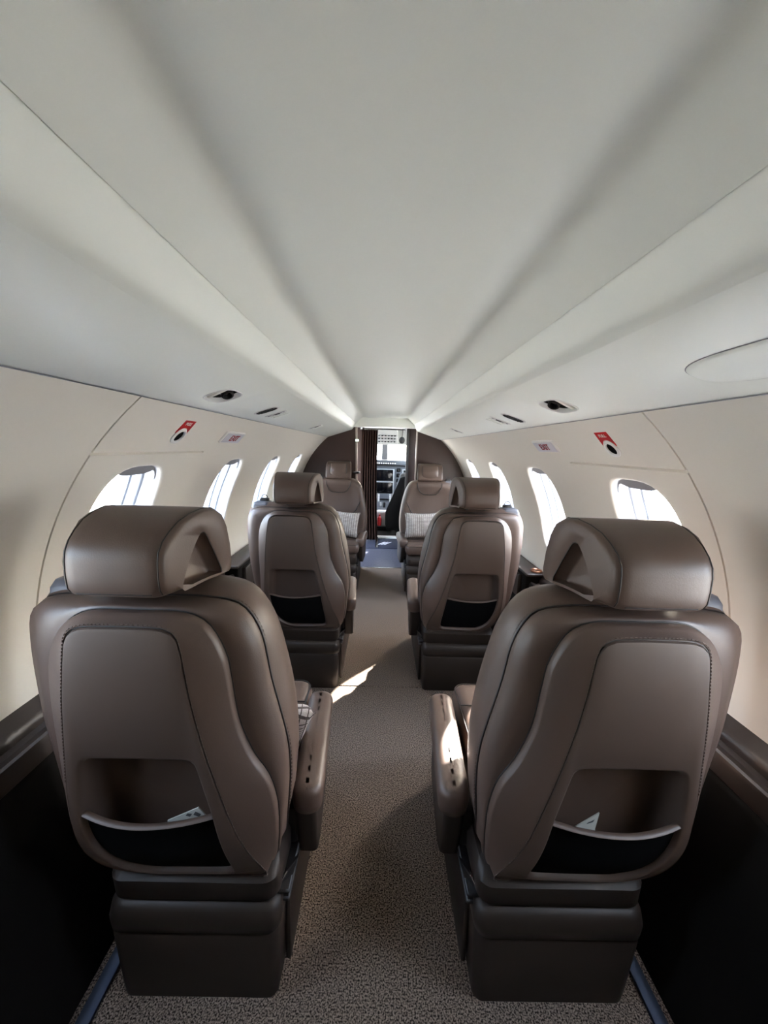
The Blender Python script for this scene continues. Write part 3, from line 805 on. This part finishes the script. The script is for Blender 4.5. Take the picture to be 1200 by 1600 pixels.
def speaker(s, x, y, label):
    mw = sframe(s, x, y); root = empty('overhead_speaker', mw.translation, 0, label, 'speaker', 'dark oval overhead speakers')
    T = Matrix.Translation(-mw.translation) @ mw
    plate(root, T, 'speaker_bezel', M['white'], .044, .031, -.002, .0015)
    plate(root, T, 'speaker_grille', M['dark'], .038, .026, 0, .0022)
    bm = BM()
    for i in range(-4, 5):
        for j in range(-2, 3):
            if (i/4.6)**2+(j/2.9)**2 < 1: rbox(bm, i*.0078-.0014, i*.0078+.0014, j*.0085-.0014, j*.0085+.0014, .0015, .0032, 0, 1, T)
    done(bm, 'grille_dots', M['black'], root, weld=False)['kind'] = 'stuff'
speaker(-1, .420, 1.362, 'dark oval speaker on the soffit above the shaded wall EXIT sign')
speaker(1, .424, 1.342, 'dark oval speaker on the soffit between the lens vent and the reading light strip')
def light_unit(s, x, y, label, wide=.036):
    mw = sframe(s, x, y); root = empty('reading_light', mw.translation, 0, label, 'light', 'overhead reading light strips')
    T = Matrix.Translation(-mw.translation) @ mw
    plate(root, T, 'light_bezel', M['white'], .042, .017, -.002, .002, 4.0)
    plate(root, T, 'light_slot', M['shade'], .034, .0085, 0, .003, 4.0)
    plate(root, T, 'light_lens', M['dark'], .012, .0075, 0, .0042, 2.2, dx=-.006)
    for q in (-.022, .020): plate(root, T, 'push_button', M['white'], .006, .006, 0, .0050, 3.0, dx=q)
    for k in (1, 2): plate(root, T, 'cover_plate', M['ceil'], .034, .010, -.001, .0016, 5.0, dy=.034*k+.012)
for s, y, lb in ((-1, 1.478, 'reading light strip just ahead of the speaker over the shaded wall'), (1, 1.476, 'reading light strip just ahead of the speaker on the big oval panel side'),
                 (-1, 2.345, 'small reading light strip farther forward over the shaded wall'), (1, 2.315, 'small reading light strip farther forward on the big oval panel side')):
    light_unit(s, .420, y, lb)
mw = sframe(1, .426, .455); root = empty('access_panel', mw.translation, 0, 'big oval white access panel flush in the soffit', 'panel')
T = Matrix.Translation(-mw.translation) @ mw
plate(root, T, 'panel_gasket', M['shade'], .0415, .1195, -.001, .0006, 2.8, n=48)
plate(root, T, 'panel_lid', M['ceil'], .040, .118, 0, .0016, 2.8, n=48)

# raised boxes with fold-away tables on the ledges beside the middle seats
for s, lb in ((-1, 'dark table box on the wall ledge beside the shaded middle row seat'), (1, 'dark table box on the wall ledge with a copper cup holder, by the sunlit windows')):
    root = empty('table_box', (s*.74, 1.90, .50), 0, lb, 'console', 'fold-away table boxes on the ledges')
    iv = Matrix.Translation((-s*.74, -1.90, -.50))
    x1, x2 = sorted((s*.682, s*.764))
    bm = BM(); rbox(bm, x1, x2, 1.74, 2.22, .40, .548, .006, 3, iv); done(bm, 'box_body', M['sidewall'], root)
    x1, x2 = sorted((s*.676, s*.768))
    bm = BM(); rbox(bm, x1, x2, 1.725, 2.225, .546, .560, .005, 3, iv); done(bm, 'box_lid', M['ledge'], root)
    x1, x2 = sorted((s*.664, s*.684))
    bm = BM(); rbox(bm, x1, x2, 1.80, 2.14, .42, .53, .004, 2, iv); done(bm, 'table_door', M['plastic'], root)
    if s > 0:
        bm = BM(); cc = iv @ Vector((.735, 1.765, 0))
        loft(bm, [[Vector((cc.x+r*math.cos(2*PI*k/24), cc.y+r*math.sin(2*PI*k/24), .06+z)) for k in range(24)] for r, z in ((.026, -.002), (.028, .006), (.026, .009), (.022, .006), (.020, -.004))], cap1=True)
        done(bm, 'cup_holder', M['copper'], root)

# ---------------------------------------------------------------- doorway: curtain, sign lamp, latch, mat
bm = BM(); rows = []
for z in np.linspace(.012, 1.335, 22):
    t = (z-.01)/1.325; row = []
    for i in range(61):
        q = i/60
        x = -.262+.188*q+.030*(1-t)*q-.012*math.sin(PI*t)*q
        y = 4.615+(.018+.004*math.sin(5*t))*math.sin(q*2*PI*6.5+.5*math.sin(3*t))
        row.append(Vector((x, y, z)))
    rows.append(row)
loft(bm, rows, closed=False)
cu = done(bm, 'curtain', M['curtain'], None, sharp=80); tag(cu, 'dark brown pleated curtain hanging in the cockpit doorway', 'curtain')
sm = cu.modifiers.new('thick', 'SOLIDIFY'); sm.thickness = .003
root = empty('curtain_rail', (-.10, 4.60, 1.345), 0, 'thin dark rail the doorway curtain hangs from', 'rail')
bm = BM(); tube(bm, [(-.17, .012, 0), (.36, .012, 0)], .007, 10); done(bm, 'rail', M['dark'], root)
for x in (-.165, .355):
    bm = BM(); rbox(bm, x-.012, x+.012, -.005, .045, -.012, .016, .003, 2); done(bm, 'rail_bracket', M['metal'], root)
root = empty('indicator_lamp', (-.2445, 3.488, 1.186), 0, 'tiny pale green lit lamp on the door trim', 'lamp')
bm = BM(); rbox(bm, -.016, .016, -.004, .006, -.012, .012, .002, 2); done(bm, 'lamp_frame', M['metal'], root)
bm = BM(); rbox(bm, -.013, .013, -.006, -.002, -.009, .009, .002, 2); done(bm, 'lamp_lens', M['green'], root)
root = empty('curtain_latch', (-.232, 3.488, .90), 0, 'small bright latch on the door trim above the seat back by the curtain', 'latch')
bm = BM(); rbox(bm, -.045, .020, -.006, .006, -.012, .012, .003, 2); done(bm, 'latch_plate', M['metal'], root)
bm = BM(); rbox(bm, -.012, .014, -.018, -.004, -.006, .006, .003, 2); done(bm, 'latch_knob', M['chrome'], root)
root = empty('doormat', (.047, 4.45, -.002), 0, 'dark blue mat with a white slanted mark in the cockpit entry', 'mat')
bm = BM(); rbox(bm, -.215, .215, -.22, .25, 0, .010, .003, 2); done(bm, 'mat_pad', M['mat_'], root)
for q in (-.03, .005, .04):
    bm = BM(); w_ = .011
    v = [(-.05+q-w_, -.07), (-.05+q+w_, -.07), (.03+q+w_, .06), (.03+q-w_, .06)]
    slabv = [bm.verts.new((x, y, .0105)) for x, y in v]; up_ = [bm.verts.new((x, y, .0125)) for x, y in v]
    bm.faces.new(up_)
    for i in range(4): bm.faces.new((slabv[i], slabv[(i+1) % 4], up_[(i+1) % 4], up_[i]))
    done(bm, 'mat_mark', M['signface'], root)
root = empty('sill_plate', (.068, 4.80, -.006), 0, 'pale metal sill across the cockpit doorway', 'sill')
bm = BM(); rbox(bm, -.185, .185, -.05, .05, 0, .020, .004, 2); done(bm, 'sill_bar', M['white'], root)
bm = BM(); rbox(bm, -.135, -.105, -.56, -.05, .0165, .021, .002, 2); done(bm, 'sill_strip', M['metal'], root)

# ---------------------------------------------------------------- cockpit
root = empty('instrument_panel', (.10, 5.95, .40), 0, 'grey aircraft instrument panel with two dark screens above the pedestal', 'instrument panel')
def ib(nm, m, *a, r=.004, par=None):
    bm = BM(); rbox(bm, *a, r, 2, Matrix.Translation((-.10, -5.95, -.40))); return done(bm, nm, m, par or root)
ib('panel_board', M['grey'], -.55, .60, 5.93, 6.02, .42, .875, r=.01)
ib('glare_shield', M['grey'], -.55, .60, 5.84, 6.08, .872, .948, r=.025)
ib('annunciator', M['dark'], -.115, .20, 5.832, 5.85, .880, .925)
for k in range(9): ib('panel_button', M['white'], -.10+k*.034, -.078+k*.034, 5.826, 5.836, .893, .912, r=.002)
for z in (.625, .432):
    f = ib('screen_bezel', M['cockpit'], -.125, .180, 5.915, 5.935, z-.010, z+.188)
    ib('screen_glass', M['lcd'], -.105, .162, 5.908, 5.918, z+.004, z+.176, par=f)
for z in (.80, .72, .64, .56): ib('side_gauge', M['lcd'], .215, .275, 5.915, 5.935, z-.03, z+.03, r=.012)
f = ib('side_screen', M['cockpit'], .30, .56, 5.915, 5.935, .60, .82); ib('screen_glass', M['lcd'], .32, .54, 5.908, 5.918, .62, .80, par=f)
f = ib('side_screen', M['cockpit'], -.42, -.16, 5.915, 5.935, .60, .82); ib('screen_glass', M['lcd'], -.40, -.18, 5.908, 5.918, .62, .80, par=f)
root = empty('centre_pedestal', (.035, 5.5, 0), 0, 'white cockpit pedestal with keypads between the pilot seats', 'pedestal')
def pb(nm, m, *a, r=.006, par=None, tf=None):
    bm = BM(); rbox(bm, *a, r, 3, Matrix.Translation((-.035, -5.5, 0)) @ (tf or Matrix.Identity(4))); return done(bm, nm, m, par or root)
pb('pedestal_body', M['white'], -.075, .145, 5.20, 5.95, .05, .275, r=.03)
pb('pedestal_foot', M['dark'], -.06, .13, 5.22, 5.9, -.006, .055)
bm = BM()
rg = [[Vector((x-.035, y-5.5, z)) for x, y, z in ((-.072, y_, zz), (.142, y_, zz), (.142, y_, .26), (-.072, y_, .26))] for y_, zz in ((5.32, .285), (5.60, .33), (5.88, .44))]
loft(bm, rg, True, True); done(bm, 'throttle_quadrant', M['grey'], root, sharp=20)
pb('keypad_screen', M['lcd'], -.03, .10, 5.66, 5.80, .372, .380, tf=None)
for k in range(4):
    for q in (-.062, .108): pb('keypad_button', M['white'], q, q+.026, 5.62+.06*k, 5.655+.06*k, .345+.022*k, .372+.022*k, r=.003)
pb('throttle_lever', M['dark'], .018, .052, 5.38, 5.41, .29, .37, r=.01)
pb('throttle_lever', M['white'], -.030, -.006, 5.42, 5.44, .30, .36, r=.008)
root = empty('fire_extinguisher', (-.026, 5.172, .075), 0, 'red fire extinguisher strapped to the rear of the white pedestal', 'extinguisher')
def cyl(bm, prof, n=20, c=(0, 0)): loft(bm, [[Vector((c[0]+r*math.cos(2*PI*k/n), c[1]+r*math.sin(2*PI*k/n), z)) for k in range(n)] for r, z in prof], True, True)
bm = BM(); cyl(bm, ((.020, 0), (.026, .006), (.026, .10), (.020, .122), (.010, .130))); done(bm, 'cylinder', M['red'], root)
bm = BM(); cyl(bm, ((.010, .130), (.012, .142), (.010, .150))); rbox(bm, -.008, .008, -.03, .012, .146, .160, .003, 2); done(bm, 'valve', M['red'], root)
root = empty('handset', (.072, 5.185, .08), 0, 'black handset clipped to the rear of the white pedestal', 'handset')
bm = BM(); rbox(bm, -.022, .022, -.014, .012, .0, .145, .010, 3); done(bm, 'handset_body', M['dark'], root)
bm = BM(); rbox(bm, -.017, .017, -.018, -.012, .085, .135, .004, 2); done(bm, 'handset_grille', M['black'], root)
root = empty('overhead_switch_panel', (.05, 5.66, 1.20), 0, 'light grey overhead cockpit panel with rows of small switches', 'switch panel')
bm = BM()
T0 = Matrix.Translation((0, 0, 0))
rgs = []
for y, z, hw in ((-.12, .225, .10), (-.04, .15, .15), (.30, -.005, .17), (.36, -.02, .15)):
    rgs.append([Vector((-hw, y, z)), Vector((hw, y, z)), Vector((hw, y+.06, z+.22)), Vector((-hw, y+.06, z+.22))])
loft(bm, rgs, True, True); done(bm, 'panel_body', M['cockpit'], root, sharp=30)
for j, t in enumerate((.25, .5, .78)):
    for i in range(6):
        x = -.115+i*.046; y = -.04+.34*t; z = .15-.155*t
        bm = BM(); rbox(bm, x-.014, x+.014, y-.018, y+.018, z-.014, z+.004, .004, 2, None); done(bm, 'switch', M['dark' if (i+j) % 3 else 'grey'], root)
root = empty('sun_visor', (.262, 5.60, 1.245), 0, 'small dark round visor hanging under the cockpit roof', 'visor')
bm = BM(); loft(bm, [[Vector((x, d, y)) for x, y in superpts(0, 0, .042*f, .048*f, 2.2, 24)] for f, d in ((.8, -.008), (1, -.004), (1, .004), (.8, .008))], True, True); done(bm, 'visor_disc', M['dark'], root)
bm = BM(); tube(bm, [(0, 0, .04), (.01, .0, .12), (.01, .0, .20)], .006, 8); done(bm, 'visor_arm', M['dark'], root)
root = empty('pilot_seat', (.345, 5.06, 0), 0, 'grey pilot seat seen from behind beside the pedestal', 'seat')
bm = BM(); rings = []
for z, hx, y0, y1 in ((.20, .17, .0, .09), (.45, .175, -.01, .09), (.62, .165, -.015, .08), (.74, .135, -.015, .065), (.79, .115, -.012, .06), (.812, .08, .0, .05)):
    rings.append(rrect(-hx, hx, y0, y1, z, .035))
loft(bm, rings, True, True); done(bm, 'seat_back', M['seatgrey'], root, sharp=60)
bm = BM(); rbox(bm, -.18, .18, .06, .48, .20, .32, .04, 4); done(bm, 'seat_cushion', M['seatgrey'], root)
bm = BM(); rbox(bm, -.15, .15, .08, .44, -.006, .21, .02, 2); done(bm, 'seat_pedestal', M['dark'], root)
# jacket hung over the seat back
bm = BM(); rows = []
for j in range(15):
    t = j/14; z = .745-.70*t
    row = []
    for i in range(25):
        q = -1+2*i/24
        hw = .10+.16*min(1, t*1.6)-.03*max(0, t-.75)*4
        x = .335+q*hw-.035*t
        y = 5.015-.035*math.cos(q*PI/2)-.012*math.sin(q*9+t*2)*t
        row.append(Vector((x, y, z+.03*(1-q*q)*(1-t)+.015*math.sin(q*7)*t)))
    rows.append(row)
loft(bm, rows, closed=False)
jk = done(bm, 'jacket', M['fabric'], None, sharp=80); tag(jk, 'black jacket hung over the back of the grey pilot seat', 'jacket')
sm = jk.modifiers.new('thick', 'SOLIDIFY'); sm.thickness = .012; sm.offset = -1
